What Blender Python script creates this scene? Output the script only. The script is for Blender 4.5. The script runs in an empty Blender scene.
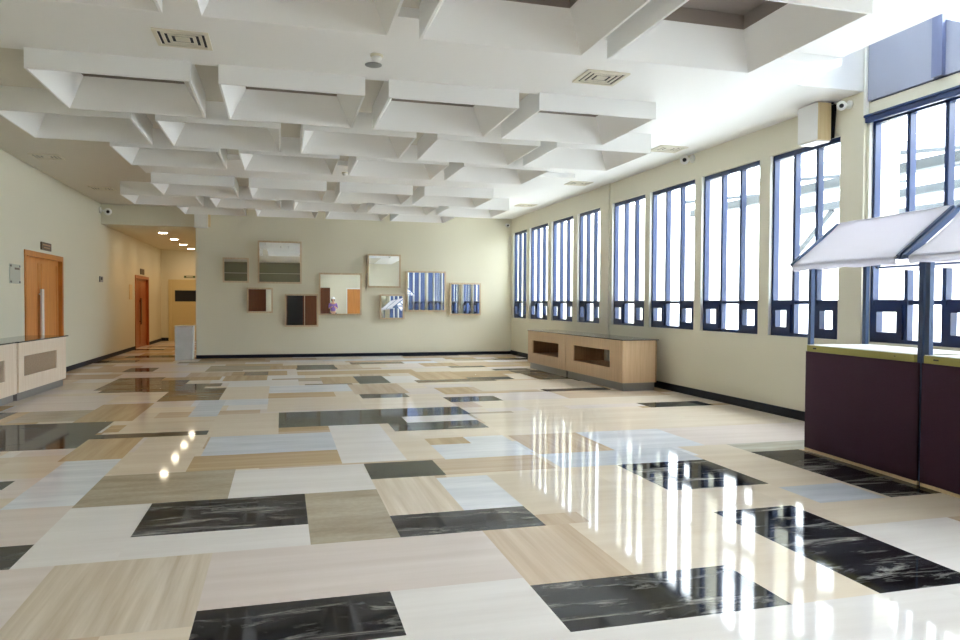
import bpy, bmesh, math, random
from mathutils import Vector, Matrix, noise
random.seed(7)
SKY, EXPO, CORR = 7.5, 1.05, 10
S = bpy.context.scene
C = S.collection
PI = math.pi

# ------------------------------------------------------------------ helpers
class MB:
    """collects boxes, quads, tubes, lathes; build() links them as one mesh object"""
    def __init__(s): s.v = []; s.f = []; s.m = []; s.sm = []
    def add(s, vs, fs, mi=0, smooth=False):
        o = len(s.v); s.v += [tuple(p) for p in vs]
        for f in fs: s.f.append([i + o for i in f]); s.m.append(mi); s.sm.append(smooth)
        return s
    def box(s, x0, x1, y0, y1, z0, z1, mi=0):
        vs = [(x0,y0,z0),(x1,y0,z0),(x1,y1,z0),(x0,y1,z0),(x0,y0,z1),(x1,y0,z1),(x1,y1,z1),(x0,y1,z1)]
        return s.add(vs, [(0,3,2,1),(4,5,6,7),(0,1,5,4),(1,2,6,5),(2,3,7,6),(3,0,4,7)], mi)
    def quad(s, a, b, c, d, mi=0): return s.add([a,b,c,d], [(0,1,2,3)], mi)
    def prism(s, poly, d, mi=0):
        n = len(poly); d = Vector(d)
        vs = [Vector(p) for p in poly]; vs += [p + d for p in vs]
        fs = [tuple(range(n))[::-1], tuple(range(n, 2*n))] + [(i, (i+1)%n, n+(i+1)%n, n+i) for i in range(n)]
        return s.add(vs, fs, mi)
    def bar(s, a, b, w, h, mi=0, up=(0,0,1)):
        a = Vector(a); b = Vector(b); d = (b-a).normalized(); u = Vector(up)
        if abs(d.dot(u)) > .98: u = Vector((1,0,0))
        r = d.cross(u).normalized()*w/2; u = r.cross(d).normalized()*h/2
        p = [-r-u, r-u, r+u, -r+u]
        return s.add([a+q for q in p]+[b+q for q in p], [(3,2,1,0),(4,5,6,7)]+[(i,(i+1)%4,4+(i+1)%4,4+i) for i in range(4)], mi)
    def lathe(s, c, prof, axis=(0,0,1), n=20, mi=0):
        """prof = [(r, h)...] turned about axis through c"""
        ax = Vector(axis).normalized(); q = Vector((0,0,1)).rotation_difference(ax); c = Vector(c)
        vs = []; fs = []
        for r, h in prof:
            for k in range(n):
                t = 2*PI*k/n; vs.append(c + q @ Vector((r*math.cos(t), r*math.sin(t), h)))
        for j in range(len(prof)-1):
            for k in range(n): fs.append((j*n+k, j*n+(k+1)%n, (j+1)*n+(k+1)%n, (j+1)*n+k))
        fs.append(tuple(range(n))[::-1]); fs.append(tuple(range((len(prof)-1)*n, len(prof)*n)))
        return s.add(vs, fs, mi, True)
    def build(s, name, mats, parent=None, local=False, bevel=0.0, kind=None):
        me = bpy.data.meshes.new(name); off = Vector((0,0,0))
        if parent is not None and not local:
            p = parent
            while p is not None: off += p.location; p = p.parent
        me.from_pydata([tuple(Vector(v)-off) for v in s.v], [], s.f)
        for i, pg in enumerate(me.polygons): pg.material_index = s.m[i]; pg.use_smooth = s.sm[i]
        for m in (mats if isinstance(mats, (list, tuple)) else [mats]): me.materials.append(m)
        bm = bmesh.new(); bm.from_mesh(me); bmesh.ops.recalc_face_normals(bm, faces=bm.faces); bm.to_mesh(me); bm.free()
        o = bpy.data.objects.new(name, me); C.objects.link(o)
        if parent is not None: o.parent = parent
        if bevel:
            b = o.modifiers.new('bevel', 'BEVEL'); b.width = bevel; b.segments = 2; b.limit_method = 'ANGLE'; b.angle_limit = .6
        if kind: o['kind'] = kind
        return o
def tag(o, label, cat, group=None):
    o['label'] = label; o['category'] = cat
    if group: o['group'] = group
    return o
def thing(name, label, cat, loc=(0,0,0), rz=0.0, group=None):
    o = bpy.data.objects.new(name, None); C.objects.link(o); o.location = loc; o.rotation_euler = (0,0,rz)
    o.empty_display_size = .1
    return tag(o, label, cat, group)
def kids(o): return [c for c in C.objects if c.parent == o]
def dup(root, loc, label=None):
    r = root.copy(); C.objects.link(r); r.location = loc
    if label: r['label'] = label
    for ch in kids(root):
        c = ch.copy(); C.objects.link(c); c.parent = r
        for g in kids(ch):
            d = g.copy(); C.objects.link(d); d.parent = c
    return r

# ------------------------------------------------------------------ materials
def srgb(r, g, b):
    f = lambda c: c/12.92 if c <= .04045 else ((c+.055)/1.055)**2.4
    return (f(r/255), f(g/255), f(b/255), 1)
def mat(name, col, rough=.5, metal=0.0, spec=.5, noise_amt=0.0, noise_scale=8.0, bump=0.0):
    m = bpy.data.materials.new(name); m.use_nodes = True; nt = m.node_tree; b = nt.nodes['Principled BSDF']
    b.inputs['Base Color'].default_value = col; b.inputs['Roughness'].default_value = rough
    b.inputs['Metallic'].default_value = metal; b.inputs['Specular IOR Level'].default_value = spec
    if noise_amt or bump:
        tc = nt.nodes.new('ShaderNodeTexCoord'); n = nt.nodes.new('ShaderNodeTexNoise')
        n.inputs['Scale'].default_value = noise_scale; n.inputs['Detail'].default_value = 4
        nt.links.new(tc.outputs['Object'], n.inputs['Vector'])
        if noise_amt:
            hs = nt.nodes.new('ShaderNodeHueSaturation'); hs.inputs['Color'].default_value = col
            mr = nt.nodes.new('ShaderNodeMapRange'); mr.inputs['To Min'].default_value = 1-noise_amt; mr.inputs['To Max'].default_value = 1+noise_amt
            nt.links.new(n.outputs['Fac'], mr.inputs['Value']); nt.links.new(mr.outputs['Result'], hs.inputs['Value'])
            nt.links.new(hs.outputs['Color'], b.inputs['Base Color'])
        if bump:
            bp = nt.nodes.new('ShaderNodeBump'); bp.inputs['Strength'].default_value = bump; bp.inputs['Distance'].default_value = .01
            nt.links.new(n.outputs['Fac'], bp.inputs['Height']); nt.links.new(bp.outputs['Normal'], b.inputs['Normal'])
    return m
def wood(name, c1, c2, rough=.4, axis=2, scale=6.0):
    m = mat(name, c1, rough); nt = m.node_tree; b = nt.nodes['Principled BSDF']
    tc = nt.nodes.new('ShaderNodeTexCoord'); mp = nt.nodes.new('ShaderNodeMapping'); n = nt.nodes.new('ShaderNodeTexNoise')
    sc = [scale*6, scale*6, scale*6]; sc[axis] = scale*.25; mp.inputs['Scale'].default_value = sc
    n.inputs['Scale'].default_value = 1; n.inputs['Detail'].default_value = 5; n.inputs['Distortion'].default_value = .6
    rp = nt.nodes.new('ShaderNodeValToRGB'); rp.color_ramp.elements[0].position = .3; rp.color_ramp.elements[1].position = .7
    rp.color_ramp.elements[0].color = c2; rp.color_ramp.elements[1].color = c1
    L = nt.links.new; L(tc.outputs['Object'], mp.inputs['Vector']); L(mp.outputs['Vector'], n.inputs['Vector'])
    L(n.outputs['Fac'], rp.inputs['Fac']); L(rp.outputs['Color'], b.inputs['Base Color'])
    return m
def emit(name, col, st):
    m = bpy.data.materials.new(name); m.use_nodes = True; nt = m.node_tree; nt.nodes.clear()
    e = nt.nodes.new('ShaderNodeEmission'); o = nt.nodes.new('ShaderNodeOutputMaterial')
    e.inputs['Color'].default_value = col; e.inputs['Strength'].default_value = st
    nt.links.new(e.outputs[0], o.inputs[0]); return m
def glass(name, tint=(1,1,1,1)):
    m = bpy.data.materials.new(name); m.use_nodes = True; nt = m.node_tree; nt.nodes.clear()
    t = nt.nodes.new('ShaderNodeBsdfTransparent'); g = nt.nodes.new('ShaderNodeBsdfGlossy'); f = nt.nodes.new('ShaderNodeMath'); lw = nt.nodes.new('ShaderNodeLayerWeight'); pw = nt.nodes.new('ShaderNodeMath')
    x = nt.nodes.new('ShaderNodeMixShader'); o = nt.nodes.new('ShaderNodeOutputMaterial')
    t.inputs['Color'].default_value = tint; g.inputs['Roughness'].default_value = 0.0; lw.inputs['Blend'].default_value = .5; pw.operation = 'POWER'; pw.inputs[1].default_value = 5; f.operation = 'MULTIPLY_ADD'; f.inputs[1].default_value = .8; f.inputs[2].default_value = .04
    L = nt.links.new; L(lw.outputs['Facing'], pw.inputs[0]); L(pw.outputs[0], f.inputs[0]); L(f.outputs[0], x.inputs[0]); L(t.outputs[0], x.inputs[1]); L(g.outputs[0], x.inputs[2]); L(x.outputs[0], o.inputs[0])
    return m
def translucent(name, col, frac=.5):
    m = bpy.data.materials.new(name); m.use_nodes = True; nt = m.node_tree; nt.nodes.clear()
    d = nt.nodes.new('ShaderNodeBsdfDiffuse'); t = nt.nodes.new('ShaderNodeBsdfTranslucent'); x = nt.nodes.new('ShaderNodeMixShader'); o = nt.nodes.new('ShaderNodeOutputMaterial')
    d.inputs['Color'].default_value = col; t.inputs['Color'].default_value = col; x.inputs[0].default_value = frac
    L = nt.links.new; L(d.outputs[0], x.inputs[1]); L(t.outputs[0], x.inputs[2]); L(x.outputs[0], o.inputs[0]); return m
def marble(name, c_lo, c_hi, streak=(.7, 9.0), scale=1.0, lo=.38, hi=.62, vein=None, vein_pos=(.62,.72), mott=0.0, rough=.055, per_tile=.06):
    """polished stone: streaks along the slab (attribute 'ori' turns it, 'rnd' shifts it per slab)"""
    m = mat(name, c_hi, rough, spec=.3); nt = m.node_tree; b = nt.nodes['Principled BSDF']; L = nt.links.new; N = nt.nodes.new
    tc = N('ShaderNodeTexCoord'); sx = N('ShaderNodeSeparateXYZ'); L(tc.outputs['Object'], sx.inputs[0])
    ori = N('ShaderNodeAttribute'); ori.attribute_name = 'ori'; rnd = N('ShaderNodeAttribute'); rnd.attribute_name = 'rnd'
    def mixf(a, c):
        x = N('ShaderNodeMix'); x.data_type = 'FLOAT'; L(ori.outputs['Fac'], x.inputs[0]); L(a, x.inputs[2]); L(c, x.inputs[3]); return x.outputs[0]
    u = mixf(sx.outputs['X'], sx.outputs['Y']); v = mixf(sx.outputs['Y'], sx.outputs['X'])
    def mul(a, k):
        x = N('ShaderNodeMath'); x.operation = 'MULTIPLY'; L(a, x.inputs[0]); x.inputs[1].default_value = k; return x.outputs[0]
    off = mul(rnd.outputs['Fac'], 57.0)
    cx = N('ShaderNodeCombineXYZ'); L(mul(u, streak[0]*scale), cx.inputs[0]); L(mul(v, streak[1]*scale), cx.inputs[1]); L(off, cx.inputs[2])
    n1 = N('ShaderNodeTexNoise'); n1.inputs['Scale'].default_value = 1; n1.inputs['Detail'].default_value = 6; n1.inputs['Distortion'].default_value = .15; n1.inputs['Roughness'].default_value = .6
    L(cx.outputs[0], n1.inputs['Vector'])
    r1 = N('ShaderNodeValToRGB'); e = r1.color_ramp.elements; e[0].position = lo; e[1].position = hi; e[0].color = c_lo; e[1].color = c_hi
    L(n1.outputs['Fac'], r1.inputs['Fac']); col = r1.outputs['Color']
    if vein is not None:
        n2 = N('ShaderNodeTexNoise'); n2.inputs['Scale'].default_value = 1.0; n2.inputs['Detail'].default_value = 9; n2.inputs['Roughness'].default_value = .72; n2.inputs['Distortion'].default_value = .7
        c2 = N('ShaderNodeCombineXYZ'); L(mul(u, 1.6), c2.inputs[0]); L(mul(v, 8.0), c2.inputs[1]); L(mul(rnd.outputs['Fac'], 91.0), c2.inputs[2]); L(c2.outputs[0], n2.inputs['Vector'])
        r2 = N('ShaderNodeValToRGB'); r2.color_ramp.elements[0].position = vein_pos[0]; r2.color_ramp.elements[1].position = vein_pos[1]
        L(n2.outputs['Fac'], r2.inputs['Fac'])
        x = N('ShaderNodeMix'); x.data_type = 'RGBA'; L(r2.outputs['Color'], x.inputs[0]); L(col, x.inputs[6]); x.inputs[7].default_value = vein; col = x.outputs[2]
    if mott:
        n3 = N('ShaderNodeTexNoise'); n3.inputs['Scale'].default_value = 26; n3.inputs['Detail'].default_value = 4; L(tc.outputs['Object'], n3.inputs['Vector'])
        mr = N('ShaderNodeMapRange'); mr.inputs['From Min'].default_value = .3; mr.inputs['From Max'].default_value = .7; mr.inputs['To Min'].default_value = 1-mott; mr.inputs['To Max'].default_value = 1+mott
        L(n3.outputs['Fac'], mr.inputs['Value']); h = N('ShaderNodeHueSaturation'); L(col, h.inputs['Color']); L(mr.outputs['Result'], h.inputs['Value']); col = h.outputs['Color']
    mr = N('ShaderNodeMapRange'); mr.inputs['To Min'].default_value = 1-per_tile; mr.inputs['To Max'].default_value = 1+per_tile
    L(rnd.outputs['Fac'], mr.inputs['Value']); h = N('ShaderNodeHueSaturation'); L(col, h.inputs['Color']); L(mr.outputs['Result'], h.inputs['Value'])
    # honed-and-polished stone: matt body under a thin polish whose sheen stays moderate at low angles
    df = N('ShaderNodeBsdfDiffuse'); gl = N('ShaderNodeBsdfGlossy'); mx = N('ShaderNodeMixShader'); lw = N('ShaderNodeLayerWeight'); lw.inputs['Blend'].default_value = .5
    pw = N('ShaderNodeMath'); pw.operation = 'POWER'; pw.inputs[1].default_value = 3.2; fm = N('ShaderNodeMath'); fm.operation = 'MULTIPLY_ADD'; fm.inputs[1].default_value = .48; fm.inputs[2].default_value = .03
    gl.inputs['Roughness'].default_value = rough; L(lw.outputs['Facing'], pw.inputs[0]); L(pw.outputs[0], fm.inputs[0]); L(fm.outputs[0], mx.inputs[0])
    L(h.outputs['Color'], df.inputs['Color']); L(df.outputs[0], mx.inputs[1]); L(gl.outputs[0], mx.inputs[2]); L(mx.outputs[0], nt.nodes['Material Output'].inputs['Surface']); nt.nodes.remove(b)
    nb = N('ShaderNodeTexNoise'); nb.inputs['Scale'].default_value = 2.2; nb.inputs['Detail'].default_value = 1; L(tc.outputs['Object'], nb.inputs['Vector'])
    bp = N('ShaderNodeBump'); bp.inputs['Strength'].default_value = .02; bp.inputs['Distance'].default_value = .006
    L(nb.outputs['Fac'], bp.inputs['Height']); L(bp.outputs['Normal'], gl.inputs['Normal'])
    return m

M = {}
M['wall'] = mat('wall_paint', srgb(225,221,202), .55, noise_amt=.015, noise_scale=1.5)
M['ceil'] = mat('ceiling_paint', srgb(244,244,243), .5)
M['ceil_shade'] = mat('ceiling_shade_tone', srgb(222,217,205), .55)  # shade between coffers and away from the windows, put into the colour
M['coffer'] = mat('coffer_paint', srgb(245,245,244), .45)
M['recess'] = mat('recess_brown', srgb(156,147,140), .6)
M['base'] = mat('baseboard_dark', srgb(26,32,46), .6, spec=.25)
M['frame'] = mat('window_frame_navy', srgb(32,53,96), .35, spec=.5)
M['glass'] = glass('window_glass', (.97,.985,1,1))
M['jamb'] = mat('jamb_white', srgb(236,236,230), .5)
M['panel'] = mat('blue_grey_panel', srgb(158,164,184), .12, spec=.6)
M['bar'] = mat('blue_grey_mullion', srgb(112,122,158), .3)
M['ground'] = mat('outdoor_concrete', srgb(225,225,222), .8)
M['skyblock'] = mat('white_sky_blocker', srgb(240,240,240), .8)  # for the added wall that cuts the sky light
M['door'] = wood('door_wood', srgb(226,156,84), srgb(204,130,64), .4)
M['doord'] = wood('door_wood_dark', srgb(112,62,30), srgb(84,44,22), .35)
M['doorfr'] = wood('door_frame_wood', srgb(208,136,66), srgb(186,114,52), .4)
M['doorred'] = wood('corridor_door_wood', srgb(186,104,56), srgb(160,84,44), .3)
M['doorcream'] = mat('cream_door', srgb(214,198,150), .4)
M['birch'] = wood('birch_veneer', srgb(226,196,160), srgb(210,178,140), .4)
M['birchp'] = wood('pale_birch_veneer', srgb(240,224,206), srgb(228,208,186), .35)
M['birchin'] = wood('cabinet_inside', srgb(176,140,104), srgb(154,118,84), .45)
M['taupe'] = wood('taupe_panel', srgb(168,146,122), srgb(150,128,106), .35, axis=1)
M['kick'] = mat('toe_kick_metal', srgb(150,150,150), .35, metal=.6)
M['darktop'] = mat('dark_glass_top', srgb(58,64,70), .06, spec=.7)
M['steel'] = mat('brushed_steel', srgb(225,225,228), .25, metal=.7)
M['maroon'] = mat('maroon_cloth', srgb(62,28,52), .75, noise_amt=.12, noise_scale=60)
M['olive'] = mat('olive_edge', srgb(172,166,92), .5)
M['whitecloth'] = mat('white_top', srgb(236,236,230), .5)
M['canvas'] = translucent('white_canvas', srgb(246,244,248)[:3]+(1,), .8)
M['pole'] = mat('slate_blue_metal', srgb(70,90,124), .3, metal=.3, spec=.6)
M['mirrorfr'] = wood('mirror_frame_wood', srgb(218,200,172), srgb(200,178,146), .4)
M['mirror'] = mat('mirror_silver', (.9,.92,.92,1), .0, metal=1.0)
M['ped'] = mat('pale_marble', srgb(206,208,212), .25, noise_amt=.12, noise_scale=5)
M['white'] = mat('white_plastic', srgb(236,236,234), .4)
M['grey'] = mat('grey_plastic', srgb(150,152,150), .5)
M['black'] = mat('black_plastic', srgb(18,20,26), .35)
M['beigew'] = wood('pale_ply', srgb(232,212,170), srgb(220,196,150), .5)
M['bronze'] = mat('bronze_sign', srgb(84,66,52), .4, metal=.3)
M['goldtxt'] = mat('gold_lettering', srgb(170,130,100), .4)
M['green'] = mat('green_sign', srgb(70,100,70), .5)
M['ivory'] = mat('ivory_vent', srgb(228,222,204), .45)
M['slot'] = mat('dark_slot', srgb(26,28,36), .7)
M['beam'] = mat('galvanised_beam', srgb(64,70,74), .6)
M['roofsheet'] = translucent('white_roof_sheet', (.93,.94,.95,1), .75)
M['lamp'] = emit('downlight_glow', (1,.86,.62,1), 30)
FL = {
 'K': marble('marble_black', srgb(8,9,13), srgb(40,42,48), (.8,9), vein=srgb(190,188,180), vein_pos=(.53,.70), per_tile=.2),
 'D': marble('marble_charcoal', srgb(34,40,40), srgb(74,80,76), (.8,9), vein=srgb(150,152,146), vein_pos=(.56,.78), per_tile=.12),
 'G': marble('stone_taupe', srgb(164,151,130), srgb(198,186,164), (1.2,5), lo=.3, hi=.7, mott=.06),
 'N': marble('stone_brown', srgb(108,90,66), srgb(140,120,92), (1,6), lo=.3, hi=.7, mott=.03),
 'T': marble('travertine_tan', srgb(182,154,116), srgb(212,188,152), (.6,9), lo=.3, hi=.7, per_tile=.05),
 'S': marble('travertine_stripe', srgb(206,188,162), srgb(240,228,211), (.6,14), lo=.27, hi=.68, per_tile=.05),
 'R': marble('serpeggiante_rose', srgb(200,176,150), srgb(222,202,178), (.5,12), lo=.3, hi=.7, per_tile=.05),
 'P': marble('limestone_pink', srgb(222,208,199), srgb(239,228,221), (.5,6), lo=.25, hi=.75, per_tile=.04),
 'C': marble('limestone_cream', srgb(224,207,184), srgb(241,229,210), (.6,5), lo=.25, hi=.75, per_tile=.04),
 'W': marble('marble_white', srgb(230,224,219), srgb(247,243,239), (.7,7), lo=.25, hi=.75, per_tile=.03),
 'B': marble('marble_bluish', srgb(198,203,211), srgb(225,229,235), (1,6), lo=.3, hi=.7, per_tile=.04),
 'V': marble('marble_pale_blue', srgb(218,221,227), srgb(238,240,244), (1,6), per_tile=.03),
 'L': marble('stone_light_grey', srgb(186,182,168), srgb(208,204,190), (1,6), per_tile=.04),
}
RECTS = '''
C 2.46 3.00 3.02 4.53
C 1.88 2.46 3.58 4.53
W 0.54 1.27 2.45 3.69
W 1.27 3.36 2.30 3.02
W 3.36 5.20 1.80 3.18
C 2.46 3.00 4.53 6.09
C 3.93 4.60 5.01 6.28
C 3.67 3.93 4.53 5.13
P 4.34 6.50 6.70 7.74
C 3.30 6.50 7.74 9.35
C 2.46 5.16 8.30 9.35
C 2.41 3.30 7.41 8.30
C 2.46 6.50 9.82 10.55
P 2.46 4.39 10.55 11.46
C 3.30 5.55 11.78 13.24
C 1.15 2.46 10.10 11.28
C -0.20 1.15 10.20 11.60
P -1.47 -0.04 8.87 9.96
C -0.82 -0.04 8.44 10.08
C 1.15 1.51 6.75 8.30
C -1.81 -0.82 8.87 9.96
C -3.05 -1.81 11.60 12.84
C -0.93 -0.21 11.60 13.24
W -0.93 0.30 13.30 14.33
P -3.64 -2.49 10.92 12.60
C -4.70 -2.61 6.00 8.11
G 0.17 0.73 4.53 5.76
G -3.26 -2.49 9.96 10.93
T -2.49 -1.81 9.82 11.46
N -3.04 -2.21 13.25 15.32
N -2.21 -1.69 12.84 14.71
N -1.81 -0.93 11.61 13.25
T -2.02 -1.47 7.47 8.60
V -1.95 -1.47 5.84 7.47
G -1.47 -0.40 5.76 6.76
T -0.82 0.54 6.76 7.41
B -0.76 0.54 7.41 8.44
C -1.42 -0.82 6.76 8.60
B -1.18 -0.82 9.96 11.61
W -0.93 0.17 4.53 4.96
W -1.47 -0.93 4.53 5.76
P -2.14 -1.47 4.96 5.84
S -1.24 -0.40 3.52 4.53
P -1.95 -1.24 3.52 4.53
P -0.40 1.27 3.69 4.53
R 1.27 1.88 3.58 4.53
C 3.74 5.16 4.00 4.53
B 3.93 4.54 4.53 5.01
W 3.67 4.54 3.18 4.00
L 4.59 5.63 6.28 6.70
B 2.46 3.93 6.09 6.70
V 3.29 4.34 6.70 7.74
R 2.46 3.29 6.70 7.74
V 1.51 2.41 6.70 7.41
R 1.38 2.41 6.09 6.70
S 0.73 1.27 5.01 6.09
V 1.27 1.72 5.01 6.00
C 1.72 2.66 4.78 6.00
W -0.40 0.73 5.76 6.70
W 0.54 1.15 6.76 9.01
R 2.46 2.80 9.96 10.55
V -0.21 1.15 12.26 13.32
T -0.21 0.83 11.61 12.26
T 0.73 1.38 13.46 14.71
R 1.15 2.05 11.79 13.25
W 1.96 2.46 13.32 14.33
T -1.09 -0.28 14.33 15.32
N -0.76 -0.28 15.32 16.11
G -1.59 -0.82 16.32 17.77
T 0.31 2.80 15.14 15.96
N 2.46 4.01 13.25 13.71
T 2.59 3.55 13.71 15.32
N 4.91 5.63 13.32 15.14
R 4.38 6.20 10.55 11.46
K -0.40 0.54 3.18 3.69
K -0.93 0.17 4.96 5.76
K 0.73 1.72 4.53 5.01
K 1.27 2.46 3.02 3.58
K 3.00 3.67 3.02 4.53
D 0.73 1.38 6.09 6.70
K 3.00 3.93 5.13 6.09
D -0.04 1.56 8.87 10.09
D 1.27 1.56 8.30 9.96
D 1.56 2.46 9.35 10.09
D 1.51 2.41 8.30 8.87
D -3.64 -2.02 8.11 9.82
D -2.02 -0.82 8.60 8.87
D -2.62 -2.14 6.46 6.76
D -4.38 -3.42 10.27 10.93
K -1.95 -1.47 4.53 4.96
K 4.59 5.16 4.53 6.28
D 1.21 1.96 11.28 11.79
D 1.38 1.96 13.32 14.71
D 2.46 3.29 10.55 11.13
D 0.31 1.21 16.32 16.81
D 4.59 5.43 15.32 15.70
D 4.34 5.55 11.46 11.79
D 5.16 6.20 9.35 9.82
W 1.51 2.41 8.87 9.35
'''  # slabs along the window cabinets carry the cabinets' reflection in their colour
# ------------------------------------------------------------------ room dimensions
XL, XR, YF, YB, ZC, ZS = -4.41, 6.5, 20.15, -6.5, 3.96, 3.875      # left, right, far, back, ceiling, lower ceiling strips
XC, YC, ZCC = -2.17, 29.5, 3.45                                    # corridor opening, corridor end, corridor ceiling

# floor: one slab surface of rectangular stone slabs
def sub(r, h):
    x0,x1,y0,y1 = r; a0,a1,b0,b1 = h
    if a0 >= x1-1e-4 or a1 <= x0+1e-4 or b0 >= y1-1e-4 or b1 <= y0+1e-4: return [r]
    o = []
    if b0 > y0+1e-4: o.append((x0,x1,y0,b0))
    if b1 < y1-1e-4: o.append((x0,x1,b1,y1))
    lo, hi = max(y0,b0), min(y1,b1)
    if a0 > x0+1e-4: o.append((x0,a0,lo,hi))
    if a1 < x1-1e-4: o.append((a1,x1,lo,hi))
    return o
placed = []; slabs = []
def put(k, r):
    parts = [r]
    for h in placed:
        if h[0] >= r[1] or h[1] <= r[0] or h[2] >= r[3] or h[3] <= r[2]: continue
        parts = [q for p in parts for q in sub(p, h)]
    rn = random.random(); ori = 1.0 if k == 'S' or (k in 'RT' and (r[1]-r[0]) < (r[3]-r[2])) else 0.0
    for q in parts: slabs.append((k, q, rn, ori))
    return r
for l in reversed(RECTS.strip().splitlines()):
    k, *n = l.split(); r = tuple(float(q) for q in n)
    placed.append(put(k, r))
y = YB-.3
while y < YC+.3:
    h = random.choice([.42,.5,.58,.66,.8,.95]); x = XL-.3-random.random()
    far = y > 12
    while x < XR+.3:
        w = random.choice([.6,.85,1.1,1.3,1.6])
        k = random.choices('CRTPWGDNV', [34,20,16,14,8,3,2 if not far else 5,1 if not far else 8,3])[0]
        put(k, (x, x+w, y, y+h)); x += w
    y += h
fk = list(FL); fb = MB(); rnds = []; oris = []
for k, (x0,x1,y0,y1), rn, ori in slabs:
    x0 = max(x0, XL-.3); x1 = min(x1, XR+.3); y0 = max(y0, YB-.3); y1 = min(y1, YC+.3)
    if x1-x0 < 1e-3 or y1-y0 < 1e-3: continue
    fb.quad((x0,y0,0),(x1,y0,0),(x1,y1,0),(x0,y1,0), fk.index(k)); rnds.append(rn); oris.append(ori)
fo = fb.build('floor', [FL[k] for k in fk], kind='structure')
for nm, vals in (('rnd', rnds), ('ori', oris)):
    a = fo.data.attributes.new(nm, 'FLOAT', 'FACE'); a.data.foreach_set('value', vals)
for p in fo.data.polygons:
    if p.normal.z < 0: p.flip()

# ------------------------------------------------------------------ ceiling with openings over the coffers
Z0 = 3.68; CW = 1.46
COLS_A = [-2.33, -.61, 1.10, 2.80]; COLS_B = [-3.19, -1.47, .26, 2.00, 3.70]
ROWS = [(4.46,5.94,COLS_A,0),(7.69,9.15,COLS_A,0),(9.45,10.92,COLS_B,1),(11.17,12.62,COLS_A,0),(14.46,15.92,COLS_A,0),(16.20,17.66,COLS_B,1),(17.86,19.28,COLS_A,0)]
boxes = [(x, x+CW, y0, y1) for (y0,y1,cols,_) in ROWS for x in cols]
XV, YV = 5.37, 6.88                                               # the tall window bay beside the stalls
STR = [(6.0,7.77),(12.74,14.55)]
xs = sorted({XL-.1, XR+.3, XV} | {round(b[0]+.06,3) for b in boxes} | {round(b[1]-.06,3) for b in boxes})
ys = sorted({YB-.1, YF+.1, YV} | {round(b[2]+.06,3) for b in boxes} | {round(b[3]-.06,3) for b in boxes} | {q for s in STR for q in s})
cb = MB()
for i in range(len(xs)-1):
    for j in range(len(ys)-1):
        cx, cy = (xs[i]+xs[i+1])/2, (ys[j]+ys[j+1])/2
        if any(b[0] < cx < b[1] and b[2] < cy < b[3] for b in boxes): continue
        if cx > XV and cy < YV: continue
        cb.quad((xs[i],ys[j],ZC),(xs[i+1],ys[j],ZC),(xs[i+1],ys[j+1],ZC),(xs[i],ys[j+1],ZC), 1 if cx < 4.2 else 0)  # shaded tone everywhere except close to the windows
for a, b in STR:
    if a < YV:
        cb.box(XL-.05, XV-.005, a, b, ZS, ZC+.02)
    else: cb.box(-2.42, XV-.005, a, b, ZS, ZC+.02)
cb.box(XL-.4, XR+.35, YB-.4, YF+.3, 4.32, 4.42) if False else None
cb.quad((XL-.4,YB-.4,4.35),(XV,YB-.4,4.35),(XV,YF+.3,4.35),(XL-.4,YF+.3,4.35))
cb.quad((XV,YV,4.35),(XR+.35,YV,4.35),(XR+.35,YF+.3,4.35),(XV,YF+.3,4.35))
cb.quad((XV,YB-.3,ZC),(XV,YV,ZC),(XV,YV,5.3),(XV,YB-.3,5.3))
cb.quad((XV,YV,ZC),(XR+.3,YV,ZC),(XR+.3,YV,5.3),(XV,YV,5.3))
cb.quad((XV,YB-.3,5.3),(XR+.3,YB-.3,5.3),(XR+.3,YV,5.3),(XV,YV,5.3))
cb.build('ceiling', [M['ceil'], M['ceil_shade']], kind='structure')
MB().box(XL-.1, XC+.25, YF+.22, YC+.2, ZCC, ZCC+.2).build('ceiling_corridor', M['wall'], kind='structure')

# walls
MB().box(XL-.25, XL, YB-.3, 14.47, 0, 4.35).box(XL-.25, XL, 16.78, 24.45, 0, 4.35).box(XL-.25, XL, 26.8, YC+.2, 0, 4.35) \
    .box(XL-.25, XL, 14.47, 16.78, 2.41, 4.35).box(XL-.25, XL, 24.45, 26.8, 2.32, 4.35).build('wall_left', M['wall'], kind='structure')
MB().box(XC, XR+.3, YF, YF+.25, 0, 4.35).box(XL-.05, XC, YF, YF+.25, ZCC, 4.35).build('wall_far', M['wall'], kind='structure')
MB().box(XC, XC+.25, YF+.25, YC+.2, 0, 4.0).build('wall_corridor', M['wall'], kind='structure')
MB().box(XL-.2, XC+.2, YC, YC+.2, 0, 4.0).build('wall_corridor_end', M['wall'], kind='structure')
MB().box(XL-.3, XR+.3, YB-.25, YB, 0, 5.35).build('wall_back', M['wall'], kind='structure')
WT = .26
WIN = [(18.80,20.0),(17.16,18.56),(15.52,16.91),(14.04,15.26),(12.10,13.48),(10.43,11.92),(8.78,10.24),(7.26,8.56)]
NEAR = [(5.36,6.82),(3.69,5.15),(2.02,3.48),(.60,1.81),(-1.4,.05),(-3.07,-1.61),(-4.74,-3.28)]
ZSILL, ZHEAD, ZHEADN = 1.075, 3.545, 3.64
wr = MB(); wr.box(XR, XR+WT, YB-.3, YF+.25, -.05, ZSILL)
def piers(spans, y_lo, y_hi, z1):
    e = [y_lo] + [q for s in sorted(spans) for q in s] + [y_hi]
    for i in range(0, len(e), 2):
        if e[i+1]-e[i] > .01:
            wr.box(XR, XR+WT, e[i], e[i+1], ZSILL, z1)
            wr.box(XR+WT, XR+WT+(1.2 if e[i] > 18 else (.55 if e[i+1]-e[i] > .5 else .2)), e[i]+.02, e[i+1]-.02, -.1, z1)  # outer fins; the far ones lengthened to block window glow on the far wall
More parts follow.
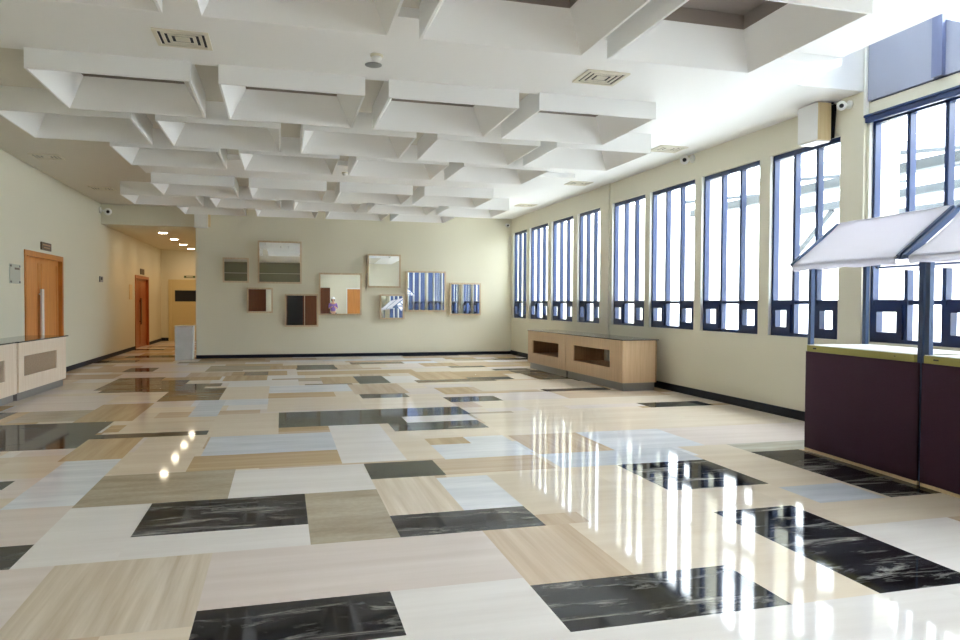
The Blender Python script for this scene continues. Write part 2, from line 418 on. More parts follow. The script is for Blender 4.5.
piers(WIN, 6.82, YF+.25, ZHEAD); wr.box(XR, XR+WT, 6.82, YF+.25, ZHEAD, 4.35)
piers(NEAR, YB-.3, 6.82, ZHEADN); wr.box(XR, XR+WT, YB-.3, 6.82, ZHEADN, 3.82)
CLER = [(.6,6.82),(-4.74,.05)]
e = [YB-.3] + [q for s in sorted(CLER) for q in s] + [6.82]
for i in range(0, len(e), 2): wr.box(XR, XR+WT, e[i], e[i+1], 3.82, 5.0)
wr.box(XR, XR+WT, YB-.3, 7.0, 5.0, 5.35).box(XR, XR+WT, 6.82, 7.0, 4.3, 5.35)
wr.box(XR-.035, XR, 13.56, 13.98, 0, ZC).box(XR-.035, XR, 6.86, 7.22, 0, ZC)      # pilasters at the columns
wr.build('wall_right', M['wall'], kind='structure')

# baseboards
MB().box(XL, XL+.02, YB, 14.42, 0, .10).box(XL, XL+.02, 16.83, 24.4, 0, .10).box(XL, XL+.02, 26.85, YC, 0, .10).build('baseboard_left', M['base'], kind='structure')
MB().box(XC, XR, YF-.02, YF, 0, .09).build('baseboard_far', M['base'], kind='structure')
MB().box(XR-.055, XR-.035 , 6.86, 7.22, 0, .12).box(XR-.02, XR, YB, 20.13, 0, .12).build('baseboard_right', M['base'], kind='structure')
MB().box(XL, -4.15, YC-.02, YC, 0, .12).box(-2.35, XC, YC-.02, YC, 0, .12).build('baseboard_corridor', M['base'], kind='structure')

MB().box(XL,1.45,YB,YB+.02,2.5,3.25).box(XL,1.45,YB,YB+.02,3.28,3.94).build('wall_back_panel', mat('olive_tone', srgb(112,108,84), .6), kind='structure')  # darker olive sheets over part of the back wall

# windows: frame, two mullions, transom, two opening sashes, glass
wn = [0]
def window(y0, y1, z0, z1):
    wn[0] += 1; x0, x1 = XR+.05, XR+.13; t = .045; zt = 1.53; w = (y1-y0)
    f = MB().box(x0,x1,y0,y0+t,z0,z1).box(x0,x1,y1-t,y1,z0,z1).box(x0,x1,y0+t,y1-t,z0,z0+t).box(x0,x1,y0+t,y1-t,z1-t-.02,z1)
    r = f.build('window_%d' % wn[0], M['frame'], kind='structure')
    m1, m2 = y0+w*.34, y0+w*.66
    for m in (m1, m2): MB().box(x0,x1,m-.024,m+.024,z0+t,z1-t-.02).build('mullion', M['frame'], r)
    MB().box(x0+.01,x1-.01,y0+t,m1-.026,zt-.03,zt+.03).box(x0+.01,x1-.01,m1+.026,m2-.026,zt-.025,zt+.025).box(x0+.01,x1-.01,m2+.026,y1-t,zt-.03,zt+.03).build('transom', M['frame'], r)
    for a, b in ((y0+t, m1-.026), (m2+.026, y1-t)):
        q = .075
        s = MB().box(x0-.02,x1-.015,a,a+q,z0+t,zt-.03).box(x0-.02,x1-.015,b-q,b,z0+t,zt-.03).box(x0-.02,x1-.015,a+q,b-q,z0+t,z0+t+q).box(x0-.02,x1-.015,a+q,b-q,zt-.03-q,zt-.03)
        s.build('sash', M['frame'], r)
    xm = (x0+x1)/2
    g = MB()
    for a, b in ((y0+t,m1-.026),(m1+.026,m2-.026),(m2+.026,y1-t)):
        g.quad((xm,a,z0+t),(xm,b,z0+t),(xm,b,z1-t-.02),(xm,a,z1-t-.02))
    g.build('glass', M['glass'], r)
    MB().box(XR+.005,x0,y0-.001,y0+.006,z0,z1).box(XR+.005,x0,y1-.006,y1+.001,z0,z1).build('reveal', M['jamb'], r)
for a, b in WIN: window(a, b, ZSILL, ZHEAD)
for a, b in NEAR: window(a, b, ZSILL, ZHEADN)
# clerestory above the tall bay
for (a, b), n in zip(CLER, (5, 4)):
    wn[0] += 1
    f = MB().box(XR+.02,XR+.14,a,b,3.82,3.87).box(XR+.02,XR+.14,a,b,4.94,5.0).box(XR+.02,XR+.14,b-.05,b,3.87,4.94).box(XR+.02,XR+.14,a,a+.05,3.87,4.94)
    r = f.build('window_%d' % wn[0], M['frame'], kind='structure')
    MB().quad((XR+.1,a,3.87),(XR+.1,b,3.87),(XR+.1,b,4.94),(XR+.1,a,4.94)).build('glass', M['glass'], r)
    for k in range(1, n):
        yy = b-(b-a)*k/n if n == 4 else b-.94-1.2*(k-1)
        MB().box(XR-.08,XR+.16,yy-.06,yy+.06,3.83,4.94).build('mullion', M['bar'], r)
MB().prism([(XR-.03,6.82,3.83),(XR-.03,6.82,4.95),(XR-.03,4.83,3.83)], (.04,0,0)).build('trim_1', M['panel'], kind='structure')
MB().box(XR-.045,XR,.6,6.84,3.585,3.645).box(XR-.06,XR,.6,6.85,3.645,3.675).build('trim_2', M['frame'], kind='structure', bevel=.006)
MB().box(XR-.05,XR-.005,6.825,6.86,3.68,5.0).build('trim_3', M['jamb'], kind='structure')

# ------------------------------------------------------------------ outdoors beyond the windows
MB().box(XR+WT+.02, 45, -40, 60, -.25, -.1).build('ground_outside', M['ground'], kind='structure')
MB().box(18, 18.3, -30, 45, -.2, 6.2).build('sky_blocker_wall', M['skyblock'], kind='structure')  # added white wall, invented to cut low sky light and soften floor reflections
cn = thing('outdoor_canopy', 'pale covered walkway roof on grey beams outside the windows', 'canopy', (9,8,-.1))
MB().prism([(8.2,-8,3.72),(8.2,-8,3.74),(14.5,-8,4.55),(14.5,-8,4.53)], (0,22.5,0)).build('roof_sheet', M['roofsheet'], cn)
for x, z in ((9.0,3.62),(11.2,3.66),(13.6,3.7)):
    MB().box(x-.09,x+.09,-8,14.5,z-.15,z).build('beam', M['beam'], cn)
for k in range(9):
    yy = -7+2.6*k
    MB().bar((8.3,yy,3.68),(14.4,yy,4.46),.05,.06).build('purlin', M['beam'], cn)
for yy in (-5.5,1.0,7.5,14.0):
    MB().box(11.1,11.3,yy-.1,yy+.1,-.1,3.4).build('column', M['beam'], cn)
    MB().bar((11.2,yy-.05,2.5),(11.2,yy-1.3,3.5),.07,.09).build('brace', M['beam'], cn)

# ------------------------------------------------------------------ doors
def double_door(n, y0, y1, h, leafm, frm, handlem, hz0, hz1, hw):
    x = XL; d = .12
    f = MB().box(x-d,x+.02,y0,y0+.09,0,h).box(x-d,x+.02,y1-.09,y1,0,h).box(x-d,x+.02,y0+.09,y1-.09,h-.10,h)
    r = f.build('door_%d' % n, frm, kind='structure')
    m = (y0+y1)/2-.08
    for a, b in ((y0+.09,m-.004),(m+.004,y1-.09)):
        l = MB().box(x-.10,x-.055,a,b,.005,h-.10)
        for p, q in ((a+.05,a+.14),(b-.14,b-.05)): l.box(x-.056,x-.048,p,q,.1,h-.2)
        l.build('door_leaf', leafm, r)
    MB().box(x-.01,x+.02,m-.10-hw/2,m-.10+hw/2,hz0,hz1).box(x-.06,x-.01,m-.115,m-.085,hz0+.08,hz0+.11).box(x-.06,x-.01,m-.115,m-.085,hz1-.11,hz1-.08).build('door_handle', handlem, r)
    MB().box(x-.25,x-.13,y0-.02,y1+.02,0,h+.02).build('door_backing', frm, r)
double_door(1, 14.47, 16.78, 2.41, M['door'], M['doorfr'], M['white'], .72, 1.72, .13)
double_door(2, 24.45, 26.80, 2.32, M['doorred'], M['doorred'], M['doord'], .75, 1.6, .12)
r = MB().box(-4.15,-4.05,YC-.05,YC,0,2.33).box(-2.45,-2.35,YC-.05,YC,0,2.33).box(-4.05,-2.45,YC-.05,YC,2.25,2.33).build('door_3', M['doorcream'], kind='structure')
lf = MB().box(-4.05,-2.45,YC-.03,YC-.002,.005,2.25).box(-4.05,-2.45,YC-.036,YC-.03,1.28,1.30).box(-4.05,-2.45,YC-.036,YC-.03,.95,.97).build('door_leaf', M['doorcream'], r)
MB().box(-3.92,-2.6,YC-.045,YC-.03,1.50,1.92).build('viewing_pane', M['black'], lf)
for n, x0, x1, dark in ((4,-2.05,-.95,True),(5,.25,1.35,None),(6,1.40,2.95,True),(7,3.95,5.0,False)):
    fm = M['doord'] if dark or dark is None else M['door']
    r = MB().box(x0,x0+.08,YB,YB+.05,0,2.42).box(x1-.08,x1,YB,YB+.05,0,2.42).box(x0+.08,x1-.08,YB,YB+.05,2.34,2.42).build('door_%d' % n, fm if n != 7 else M['jamb'], kind='structure')
    MB().box(x0+.08,x1-.08,YB+.002,YB+.03,.005,2.34).build('door_leaf', M['black'] if dark is None else fm, r)  # black leaf stands in for the darkness of an open doorway

# ------------------------------------------------------------------ ceiling coffers
ordn = ['first','second','third','fourth','fifth','sixth','seventh']
def coffer_parts(root, x0, x1, y0, y1):
    zt, s, t = 4.0, .205, .022
    o = [(x0,y0),(x1,y0),(x1,y1),(x0,y1)]; i = [(x0+t,y0+t),(x1-t,y0+t),(x1-t,y1-t),(x0+t,y1-t)]; u = [(x0+s,y0+s),(x1-s,y0+s),(x1-s,y1-s),(x0+s,y1-s)]
    vs = [(*p,zt) for p in o]+[(*p,Z0) for p in o]+[(*p,Z0) for p in i]+[(*p,zt) for p in u]
    fs = []
    for k in range(4):
        n = (k+1)%4
        for b in (0,4,8): fs.append((b+k,b+n,b+4+n,b+4+k))
    MB().add(vs, fs).build('coffer_shell', M['coffer'], root)
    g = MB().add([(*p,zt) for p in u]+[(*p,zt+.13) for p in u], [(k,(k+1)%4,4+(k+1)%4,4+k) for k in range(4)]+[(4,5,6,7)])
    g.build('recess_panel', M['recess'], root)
for ri, (y0,y1,cols,_) in enumerate(ROWS):
    n = len(cols); proto = None
    for ci, x in enumerate(cols):
        k = n-ci                                                    # counted from the window wall
        pos = 'closest to the windows' if k == 1 else ('closest to the door wall' if k == n else '%s from the windows' % ordn[k-1])
        rr = len(ROWS)-ri
        row = 'in the row nearest the mirror wall' if rr == 1 else 'in the %s row from the mirror wall' % ordn[rr-1]
        lab = 'white ceiling coffer %s, %s' % (pos, row)
        loc = (x+CW/2, (y0+y1)/2, ZC)
        if proto is None:
            proto = thing('ceiling_coffer', lab, 'ceiling coffer', loc, group='white square coffers hanging from the ceiling')
            coffer_parts(proto, x, x+CW, y0, y1)
        else: dup(proto, loc, lab)

# ------------------------------------------------------------------ ceiling fittings
def vent(x, y, z, lab, w=.47, d=.42):
    r = thing('air_vent', lab, 'air vent', (x,y,z), group='square ceiling air vents')
    def ring(f, a, b, z0, z1):
        f.box(-w*a,-w*b,-d*a,d*a,z0,z1).box(w*b,w*a,-d*a,d*a,z0,z1).box(-w*b,w*b,-d*a,-d*b,z0,z1).box(-w*b,w*b,d*b,d*a,z0,z1)
    f = MB(); ring(f, .5, .42, -.016, 0); f.build('outer_frame', M['ivory'], r, local=True)
    f = MB(); ring(f, .365, .305, -.012, -.005); ring(f, .25, .19, -.012, -.005); f.box(-w*.13,w*.13,-d*.13,d*.13,-.012,-.005)
    f.build('louvre', M['ivory'], r, local=True)
    MB().box(-w*.49,w*.49,-d*.49,d*.49,-.003,-.001).build('dark_duct', M['slot'], r, local=True)
vent(-.86, 7.04, ZS, 'square louvred air vent on the lower ceiling strip, nearer the wooden double doors')
vent(3.23, 7.0, ZS, 'square louvred air vent on the lower ceiling strip, nearer the windows')
vent(5.9, 10.25, ZC, 'air vent by the window wall, first of three beyond the wall loudspeaker')
vent(5.85, 13.7, ZC, 'air vent by the window wall, second of three beyond the wall loudspeaker')
vent(5.9, 17.15, ZC, 'air vent by the window wall, closest to the mirror wall')
vent(-3.86, 13.85, ZC, 'air vent high above the wooden double doors')
vent(-3.78, 17.4, ZC, 'air vent above the plain wall between the two wooden doors')
def detector(x, y, lab):
    r = thing('smoke_detector', lab, 'smoke detector', (x,y,ZS), group='round ceiling smoke detectors')
    MB().lathe((0,0,0), [(.062,0),(.062,-.012),(.055,-.02)], n=24).build('base', M['ivory'], r, local=True)
    MB().lathe((0,0,0), [(.045,-.018),(.05,-.035),(.035,-.055),(.01,-.06)], n=24).build('sensor_head', M['white'], r, local=True)
detector(.88, 6.98, 'round white smoke detector on the ceiling strip between the two big louvred vents')
detector(1.12, 13.42, 'small smoke detector on the far ceiling strip, towards the mirrors')
sk = tag(MB().lathe((.885,7.27,ZS), [(.085,0),(.085,-.006),(.07,-.012),(.02,-.014)], n=28).build('ceiling_speaker', M['grey']), 'flat round grey ceiling disc beside the smoke detector', 'ceiling speaker')

# cameras on the walls
def cctv(loc, rz, lab, sz):
    q = Vector((0-loc[0], 0-loc[1], 1.5-loc[2])).normalized(); ax = Matrix.Rotation(-rz, 3, 'Z') @ q
    r = thing('security_camera', lab, 'security camera', loc, rz, 'wall security cameras')
    r.scale = (sz,)*3
    MB().lathe((0,0,0), [(.05,0),(.05,.02),(.02,.03)], axis=(0,-1,0), n=18).build('mount', M['white'], r, local=True)
    MB().bar((0,-.02,0),(0,-.12,-.02),.03,.03).build('bracket', M['white'], r, local=True)
    MB().lathe((0,-.12,-.02), [(.03,-.055),(.05,-.04),(.056,0),(.052,.03),(.044,.04)], axis=ax, n=20).build('housing', M['white'], r, local=True)
    MB().lathe((0,-.12,-.02), [(.026,.036),(.024,.046),(.012,.049)], axis=ax, n=18).build('lens', M['black'], r, local=True)
cctv((XR-.035,7.08,3.86), -PI/2, 'white round security camera with dark lens beside the wall loudspeaker', 1)
cctv((XR,10.5,3.88), -PI/2, 'small security camera high on the window wall, above the long windows', 1.3)
cctv((XL,20.0,3.78), PI/2, 'security camera high on the wall by the corridor entrance', 1.6)
cctv((6.35,YF,3.78), 0, 'security camera in the corner where mirror wall meets window wall', 1)

# loudspeaker on the window wall
r = thing('wall_loudspeaker', 'boxy wall loudspeaker with white grille and pale wooden side above the last long window', 'loudspeaker', (6.4,7.5,3.5))
MB().box(6.25,6.44,7.35,7.69,3.50,3.95).build('cabinet', M['beigew'], r, bevel=.004)
MB().box(6.235,6.25,7.352,7.688,3.502,3.948).build('grille', M['white'], r, bevel=.004)
MB().box(6.25,6.44,7.37,7.67,3.485,3.50).build('underside_plate', M['white'], r)
MB().box(6.44,6.47,7.36,7.68,3.52,3.93).bar((6.47,7.36,3.53),(6.47,7.33,3.93),.03,.03).bar((6.3,7.45,3.952),(6.47,7.35,3.95),.03,.02).bar((6.3,7.62,3.952),(6.47,7.6,3.95),.03,.02).box(6.47,XR,7.4,7.62,3.62,3.8).build('wall_bracket', M['black'], r)

# signs and plates on the left wall
r = thing('door_sign', 'small bronze sign above the wooden double doors', 'sign', (XL,15.5,2.45))
MB().box(XL,XL+.02,15.38,15.98,2.47,2.62).build('plate', M['bronze'], r)
MB().box(XL+.02,XL+.024,15.45,15.91,2.56,2.585).box(XL+.02,XL+.024,15.51,15.86,2.51,2.53).build('lettering', M['goldtxt'], r)
r = thing('wall_plaque', 'pale glass wall plaque beside the wooden double doors', 'plaque', (XL,13.9,1.8))
MB().box(XL,XL+.012,13.74,14.24,1.79,2.12).build('plate', mat('plaque_glass', srgb(208,214,206), .1), r)
MB().box(XL+.012,XL+.015,13.97,14.2,2.03,2.065).build('mark', M['bronze'], r)
for yy in (13.78,14.20):
    for z in (1.82,2.09): MB().lathe((XL+.012,yy,z), [(.018,0),(.018,.012)], axis=(1,0,0), n=12).build('standoff', M['steel'], r)
r = thing('wall_thermostat', 'small grey thermostat on the bare wall before the corridor', 'thermostat', (XL,19.8,2.0))
MB().box(XL,XL+.03,19.9,20.2,1.98,2.12).build('case', M['grey'], r, bevel=.006)
MB().box(XL+.03,XL+.033,19.96,20.1,2.03,2.1).build('display', M['slot'], r)
r = thing('door_sign', 'small dark sign above the corridor wooden door', 'sign', (XL,25.6,2.36))
MB().box(XL,XL+.02,25.3,25.95,2.37,2.55).build('plate', M['bronze'], r)
r = thing('wall_notice', 'narrow pale notice plate beside the corridor wooden door', 'notice', (XL,23.9,1.6))
MB().box(XL,XL+.012,23.55,24.0,1.55,2.0).build('plate', M['beigew'], r)
r = thing('exit_sign', 'small green sign above the cream door at the corridor end', 'sign', (-3.4,YC,2.4))
MB().box(-3.6,-3.2,YC-.02,YC,2.40,2.48).build('plate', M['green'], r)
MB().box(-3.52,-3.28,YC-.022,YC-.02,2.425,2.455).build('lettering', M['ivory'], r)
bx = thing('junction_box', 'white box under the last coffer, above the corner of the mirror wall', 'box', (-2.0,YF-.1,3.6))
MB().box(-2.19,-1.86,YF-.16,YF+.01,3.42,3.86).build('cover', M['white'], bx, bevel=.006)
MB().box(-1.86,-1.80,YF-.10,YF+.01,3.46,3.86).build('conduit', M['beigew'], bx)

# corridor downlights
for k, (x, y) in enumerate(((-3.25,22.1),(-3.25,24.3),(-3.25,26.45),(-3.23,28.45))):
    r = thing('corridor_downlight', 'round glowing downlight in the corridor ceiling, %s from the entrance' % ordn[k], 'downlight', (x,y,ZCC), group='corridor downlights')
    MB().lathe((0,0,0), [(.15,0),(.15,-.012),(.12,-.014)], n=24).build('trim_ring', M['white'], r, local=True)
    MB().lathe((0,0,0), [(.115,-.0142),(.11,-.018)], n=24).build('lamp', M['lamp'], r, local=True)
    ld = bpy.data.lights.new('corridor_lamp', 'SPOT'); ld.energy = CORR; ld.color = (1,.46,.11); ld.spot_size = 2.5; ld.spot_blend = .6; ld.shadow_soft_size = .1
    lo = bpy.data.objects.new('corridor_lamp', ld); C.objects.link(lo); lo.location = (x,y,ZCC-.05)

# pedestal at the corridor mouth
r = thing('marble_pedestal', 'square pale grey marble pedestal at the corridor entrance', 'pedestal', (-2.42,19.9,0))
MB().box(-2.63,-2.20,19.70,20.1,0,.84).build('shaft', M['ped'], r, bevel=.004)
MB().box(-2.64,-2.19,19.69,20.11,.84,.88).build('cap', M['ped'], r, bevel=.004)

# ------------------------------------------------------------------ mirrors
MIR = [((-1.167,2.331,.584),.0,'small framed square mirror hanging at the corridor end of the mirror group'),
       ((-.052,2.557,1.06),0,'big framed square mirror, highest of the mirror group'),
       ((-.564,1.539,.6),0,'small framed mirror below and between the two mirrors nearest the corridor'),
       ((.511,1.275,.81),0,'framed square mirror hanging lowest, with dark doors reflected in it'),
       ((1.54,1.721,1.08),0,'largest framed mirror in the middle, reflecting a person and two doors'),
       ((2.735,2.372,.85),-1.6,'framed mirror hanging high above the small striped-looking mirror'),
       ((2.955,1.377,.62),0,'small low framed mirror directly below the high mirror near the windows'),
       ((3.918,1.818,1.065),0,'large framed mirror reflecting the windows, between two smaller ones'),
       ((5.061,1.609,.85),0,'framed square mirror hanging closest to the window wall')]
sc = (YF-.1)/19.95
for (x, z, w), yaw, lab in MIR:
    x *= sc; z = 1.5+(z-1.5)*sc; h = w*sc/2+.035
    r = thing('wall_mirror', lab, 'mirror', (x,YF-(.02 if yaw or 'directly' in lab else 0),z), math.radians(yaw), 'square framed mirrors on the far wall')
    d, t = .10, .042
    if 'directly' in lab: r.rotation_euler.x = math.radians(-1.3)
    MB().box(-h,-h+t,-d,0,-h,h).box(h-t,h,-d,0,-h,h).box(-h+t,h-t,-d,0,-h,-h+t).box(-h+t,h-t,-d,0,h-t,h).build('frame', M['mirrorfr'], r, local=True)
    MB().box(-h+t,h-t,-d+.012,-d+.02,-h+t,h-t).build('mirror_glass', M['mirror'], r, local=True)

# ------------------------------------------------------------------ display cabinets
def cabinet(name, lab, group, p0, p1, depth, side, fm, opening, y_from, y_to, hollow, h=.87, kick=.14):
    """front edge runs p0 -> p1 (floor points), cabinet extends 'side' (+1 = to +x) behind it"""
    a = Vector((*p0,0)); b = Vector((*p1,0)); L = (b-a).length; d = (b-a).normalized()
    ang = math.atan2(d.y, d.x)
    r = thing(name, lab, 'cabinet', a, ang, group)
    n = -1 if side > 0 else 1                                       # local y sign of the depth
    if abs(Vector((-math.sin(ang), math.cos(ang))).x*n - side) > .5: n = -n
    D = depth*n
    def bb(m, x0,x1,y0,y1,z0,z1): m.box(x0,x1,min(y0*n,y1*n),max(y0*n,y1*n),z0,z1); return m
    o0, o1, oz0, oz1 = opening
    f = MB(); bb(f,0,L,0,.03,kick,oz0); bb(f,0,L,0,.03,oz1,h); bb(f,0,o0,0,.03,oz0,oz1); bb(f,o1,L,0,.03,oz0,oz1)
    f.build('front_panel', fm, r, local=True)
    for x0 in (0, L-.03): bb(MB(),x0,x0+.03,.03,depth-.03,kick,h).build('side_panel', fm, r, local=True)
    if hollow:
        bb(bb(bb(bb(MB(),.03,L-.03,.03,depth-.03,oz0-.03,oz0),.03,L-.03,.03,depth-.03,oz1,oz1+.03),o0-.05,o0-.02,.03,depth-.03,oz0,oz1),o1+.02,o1+.05,.03,depth-.03,oz0,oz1).build('niche_lining', M['birchin'], r, local=True)
    else:
        bb(MB(),o0,o1,.012,.022,oz0,oz1).build('inset_panel', M['taupe'], r, local=True)
    k = bb(MB(),0,L,depth-.03,depth,kick,h) if hollow < 2 else bb(bb(MB(),0,o1-.42,depth-.03,depth,kick,h),o1-.02,L,depth-.03,depth,kick,h)
    k.build('back_panel', M['birchin'] if hollow else fm, r, local=True)
    bb(MB(),.04,L-.04,.04,depth-.02,0,kick).build('toe_kick', M['kick'], r, local=True)
    return r, L, n
g = 'birch cabinets along the window wall'
cabinet('display_cabinet', 'low birch cabinet under the windows, unit nearer the fabric stalls, with see-through niche', g, (5.61,11.18), (5.552,13.60), .66, 1, M['birch'], (.47,2.03,.37,.675), 0, 0, 2)
cabinet('display_cabinet', 'low birch cabinet under the windows, unit nearer the mirror wall', g, (5.551,13.61), (5.50,15.76), .68, 1, M['birch'], (.36,1.86,.37,.66), 0, 0, 1)
wt = thing('cabinet_top', 'thin dark top running over both birch cabinets under the windows', 'worktop', (5.6,11.2,.87))
MB().prism([(5.60,11.16,.87),(6.30,11.18,.87),(6.24,15.80,.87),(5.485,15.78,.87)], (0,0,.015)).build('slab', M['darktop'], wt)
g = 'pale birch counters along the door wall'
cabinet('display_counter', 'pale birch counter before the double doors, unit with whole taupe inset panel', g, (-3.70,14.25), (-3.775,12.12), .62, -1, M['birchp'], (.49,1.93,.355,.66), 0, 0, 0, kick=.125)
cabinet('display_counter', 'pale birch counter by the door wall, unit cut off by the picture edge', g, (-3.80,12.11), (-3.86,9.9), .55, -1, M['birchp'], (.44,1.85,.34,.645), 0, 0, 0, kick=.115)
wt = thing('counter_top', 'dark glossy top running over both pale birch counters', 'worktop', (-3.8,12,.87))
MB().prism([(-3.67,14.30,.87),(-3.765,12.10,.87),(-3.79,12.10,.87),(-3.86,9.88,.87),(-4.41,9.88,.87),(-4.36,14.30,.87)], (0,0,.018)).build('slab', M['darktop'], wt)

# ------------------------------------------------------------------ fabric market stalls
def cloth_panel(x0, x1, y, z0, z1, seed, nx=40, nz=26, amp=.007):
    m = MB(); vs = []; fs = []
    for j in range(nz+1):
        for i in range(nx+1):
            u = i/nx; w = j/nz; x = x0+(x1-x0)*u; z = z0+(z1-z0)*w
            q = noise.noise(Vector((x*5+seed, z*1.2, seed)))*amp*(1.1-w)+noise.noise(Vector((x*14+seed, z*.8, 3)))*amp*.4*(1.1-w)
            vs.append((x, y+q, z))
    for j in range(nz):
        for i in range(nx): k = j*(nx+1)+i; fs.append((k,k+1,k+nx+2,k+nx+1))
    return m.add(vs, fs, 0, True)
SL, SD, SP = 1.47, .70, 1.50
def stall(loc, rz, lab, seed):
    r = thing('market_stall', lab, 'market stall', loc, rz, 'fabric-covered market stalls')
    cl = cloth_panel(.0, SL-.012, -.008, .03, 1.022, seed); 
    cl.box(.0, SL-.012, .008, SD, .03, 1.02)
    cl.build('counter_cloth', M['maroon'], r, local=True)
    MB().box(.02, SL-.05, -.012, SD+.01, 1.022, 1.085).build('counter_edge', M['olive'], r, local=True, bevel=.005)
    MB().box(.025, SL-.055, -.008, SD+.006, 1.0855, 1.091).build('counter_top', M['whitecloth'], r, local=True)
    MB().box(.12,.17,-.014,-.011,1.05,1.063).box(1.2,1.215,-.014,-.011,1.055,1.062).build('clip', M['black'], r, local=True)
    MB().box(.0, SL, -.005, .02, 0, .03).box(0,SL,SD-.02,SD,0,.03).build('bottom_rail', M['beigew'], r, local=True)
    ze, zr, ye0, ye1, yr = 1.90, 2.33, -.16, SD+.16, SD/2+.02
    for px in (.022, SL-.018):
        for py, zz in ((.03,1.98),(SD-.03,1.98)): MB().box(px-.024,px+.024,py-.018,py+.022,0,zz).build('post', M['pole'], r, local=True)
    for px in (-.03, SL-.07):
        MB().bar((px,ye0,ze),(px,yr,zr),.035,.045).build('rafter', M['pole'], r, local=True)
        MB().bar((px,ye1,ze),(px,yr,zr),.035,.045).build('rafter', M['pole'], r, local=True)
        q = .02 if px < 0 else SL-.02
        MB().box(min(px,q)-.012,max(px,q)+.012,.0,SD,1.98,2.01).build('tie_beam', M['pole'], r, local=True)
    for px, qx in ((.022, .0), (SL-.018, SL-.045)): MB().bar((px,.02,1.95),(qx,ye0+.01,ze-.004),.045,.03).build('awning_arm', M['pole'], r, local=True)
    for yy, zz in ((ye0,ze),(yr,zr),(ye1,ze)): MB().bar((-.03,yy,zz-.005),(SL-.07,yy,zz-.005),.018,.018).build('rail', M['pole'], r, local=True)
    # canvas: ridge to eave both sides, a little sag, hem rolled round the eave rail
    m = MB(); nx, ny = 30, 24
    prof = []
    for j in range(-ny, ny+1):
        t = j/ny; ye = ye0 if t < 0 else ye1; a = abs(t)
        prof.append((yr+(ye-yr)*a, zr+.022+(ze-zr)*a, a))
    prof[0] = (ye0-.022, ze+.006, 1.0); prof[-1] = (ye1+.022, ze+.006, 1.0)
    prof = [(ye0+.006, ze-.05, 1.16),(ye0-.016, ze-.045, 1.12),(ye0-.026, ze-.02, 1.05)]+prof+[(ye1+.026, ze-.02, 1.05),(ye1+.016, ze-.045, 1.12)]
    vs = []
    for (yy, zz, a) in prof:
        for i in range(nx+1):
            u = i/nx; pull = (.03 if seed < 3 else .09)*math.sin(PI*min(a,1)*.9)
            x = .0+pull+(SL-.075-2*pull)*u
            sag = -.03*math.sin(PI*min(a,1))*math.sin(PI*u) - (.012*abs(math.sin(u*PI*3+seed)) if a >= 1 else 0) + .006*noise.noise(Vector((u*6,a*4,seed)))
            vs.append((x, yy, zz+sag))
    w = nx+1
    m.add(vs, [(j*w+i,j*w+i+1,(j+1)*w+i+1,(j+1)*w+i) for j in range(len(prof)-1) for i in range(nx)], 0, True)
    o = m.build('canopy', M['canvas'], r, local=True)
    s = o.modifiers.new('thick', 'SOLIDIFY'); s.thickness = .004
ang = math.atan2(-.9975, -.0705)
stall((5.218,6.25,0), ang, 'maroon cloth market stall with white canvas awning, the one next to the bare wall', 1.3)
stall((5.218-.0705*SP,6.25-.9975*SP,0), ang, 'maroon cloth market stall with white canvas awning, the one cut off by the picture edge', 5.7)

# ------------------------------------------------------------------ the visitor seen in the big middle mirror
def skin(name, pts, edges, m, parent, sub=2):
    me = bpy.data.meshes.new(name); me.from_pydata([p[:3] for p in pts], edges, []); o = bpy.data.objects.new(name, me); C.objects.link(o); o.parent = parent
    me.materials.append(m); o.modifiers.new('skin', 'SKIN'); o.modifiers.new('sub', 'SUBSURF').levels = sub; o.modifiers['sub'].render_levels = sub
    o.modifiers['skin'].use_smooth_shade = True
    if not me.skin_vertices: me.skin_vertices.new(name='skin')
    for v, p in zip(me.skin_vertices[0].data, pts): v.radius = (p[3], p[4] if len(p) > 4 else p[3])
    me.skin_vertices[0].data[0].use_root = True
    return o
pr_ = thing('person', 'person in purple top and white cap, reflected in the largest mirror', 'person', (2.87,-2.5,0))
skn = mat('skin', srgb(206,160,132), .5)
P = [(0,0,.95,.15,.11),(0,0,1.12,.13,.1),(0,0,1.30,.16,.11),(0,0,1.42,.12,.09),(0,0,1.50,.055),(0,.01,1.57,.06),(0,.015,1.64,.08,.095),(0,.01,1.71,.07,.085),
     (.17,0,1.40,.055),(.23,.02,1.14,.043),(.10,.17,1.22,.034),(.05,.2,1.26,.03),
     (-.17,0,1.40,.055),(-.23,.02,1.14,.043),(-.10,.17,1.22,.034),(-.05,.2,1.26,.03),
     (.09,0,.86,.1),(.1,.02,.48,.062),(.1,-.01,.10,.042),(.105,.12,.04,.036),
     (-.09,0,.86,.1),(-.1,.02,.48,.062),(-.1,-.01,.10,.042),(-.105,.12,.04,.036)]
E_ = [(0,1),(1,2),(2,3),(3,4),(4,5),(5,6),(6,7),(3,8),(8,9),(9,10),(10,11),(3,12),(12,13),(13,14),(14,15),(0,16),(16,17),(17,18),(18,19),(0,20),(20,21),(21,22),(22,23)]
skin('body', P, E_, skn, pr_)
k = 1.12
T = [(0,0,.92,.18,.14),(0,0,1.12,.165,.13),(0,0,1.30,.19,.135),(0,0,1.42,.14,.105),(.18,0,1.40,.072),(.235,.02,1.14,.06),(-.18,0,1.40,.072),(-.235,.02,1.14,.06)]
skin('top', T, [(0,1),(1,2),(2,3),(3,4),(4,5),(3,6),(6,7)], mat('purple_cotton', srgb(134,104,176), .8), pr_)
Q = [(0,0,.94,.17,.13),(.095,0,.84,.115),(.1,.02,.48,.08),(.1,-.01,.13,.065),(-.095,0,.84,.115),(-.1,.02,.48,.08),(-.1,-.01,.13,.065)]
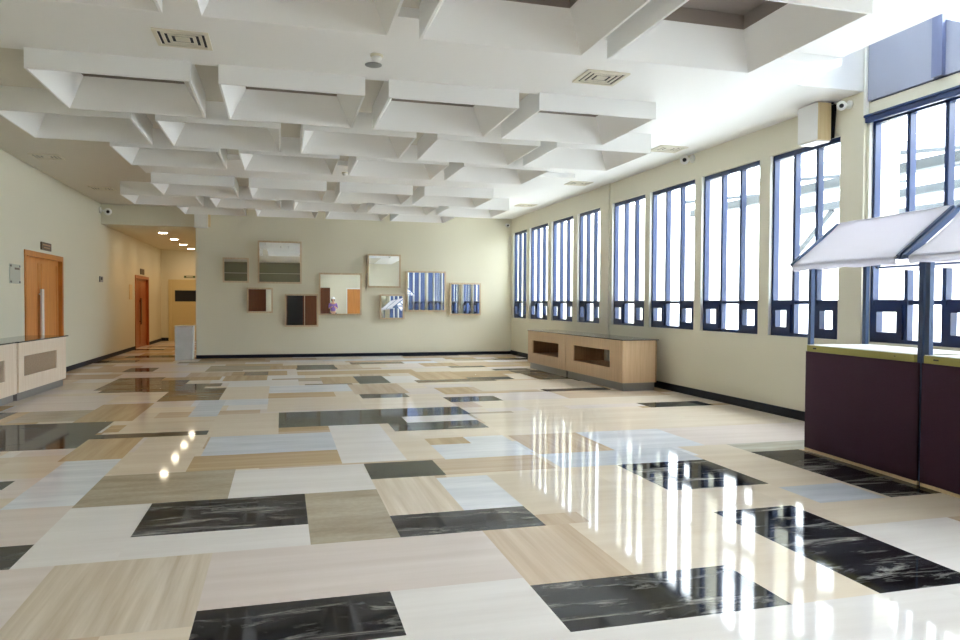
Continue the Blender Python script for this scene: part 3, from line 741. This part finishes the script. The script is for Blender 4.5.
skin('trousers', Q, [(0,1),(1,2),(2,3),(0,4),(4,5),(5,6)], mat('navy_denim', srgb(48,54,80), .8), pr_)
MB().lathe((0,-.02,1.68), [(.105,0),(.112,.05),(.09,.10),(.04,.125),(.005,.13)], n=24).box(-.08,.08,.07,.19,-.0+1.685,1.70).build('cap', mat('white_cotton', srgb(236,236,236), .7), pr_, local=True)
MB().lathe((0,-.03,1.53), [(.06,0),(.1,.05),(.105,.14),(.1,.17)], n=20).build('hair', mat('dark_hair', srgb(30,22,18), .5), pr_, local=True)
MB().lathe((0,.105,1.62), [(.018,-.03),(.016,.0),(.008,.02)], axis=(0,.6,-.5), n=10).build('nose', skn, pr_, local=True)
MB().lathe((.034,.1,1.655), [(.012,-.01),(.012,.006),(.004,.01)], axis=(0,1,0), n=10).lathe((-.034,.1,1.655), [(.012,-.01),(.012,.006),(.004,.01)], axis=(0,1,0), n=10).build('eyes', M['black'], pr_, local=True)
MB().box(-.025,.025,.095,.108,1.575,1.585).build('mouth', mat('lips', srgb(160,80,76), .5), pr_, local=True)

# ------------------------------------------------------------------ light, world, camera
w = bpy.data.worlds.new('World'); S.world = w; w.use_nodes = True
b = w.node_tree.nodes['Background']; b.inputs['Color'].default_value = (.86,.94,1,1); b.inputs['Strength'].default_value = SKY
cam = bpy.data.cameras.new('camera'); co = bpy.data.objects.new('camera', cam); C.objects.link(co)
cam.sensor_width = 36; cam.lens = 719.2*36/960; cam.clip_start = .05; cam.clip_end = 200
R_ = Vector((0.96410321,-0.26547579,0.00525484)); U_ = Vector((0.00121574,0.02420331,0.99970632)); F_ = Vector((0.26552501,0.96381368,-0.02365723))
mm = Matrix((R_,U_,-F_)).transposed().to_4x4(); mm.translation = (0,0,1.5); co.matrix_world = mm
S.camera = co
S.view_settings.view_transform = 'Standard'; S.view_settings.look = 'None'; S.view_settings.gamma = 1; S.view_settings.use_curve_mapping = False
S.view_settings.exposure = EXPO
S.cycles.use_denoising = True; S.cycles.max_bounces = 10; S.cycles.diffuse_bounces = 6; S.cycles.glossy_bounces = 5; S.cycles.transparent_max_bounces = 24
S.cycles.sample_clamp_indirect = 8; S.cycles.caustics_reflective = False; S.cycles.caustics_refractive = False
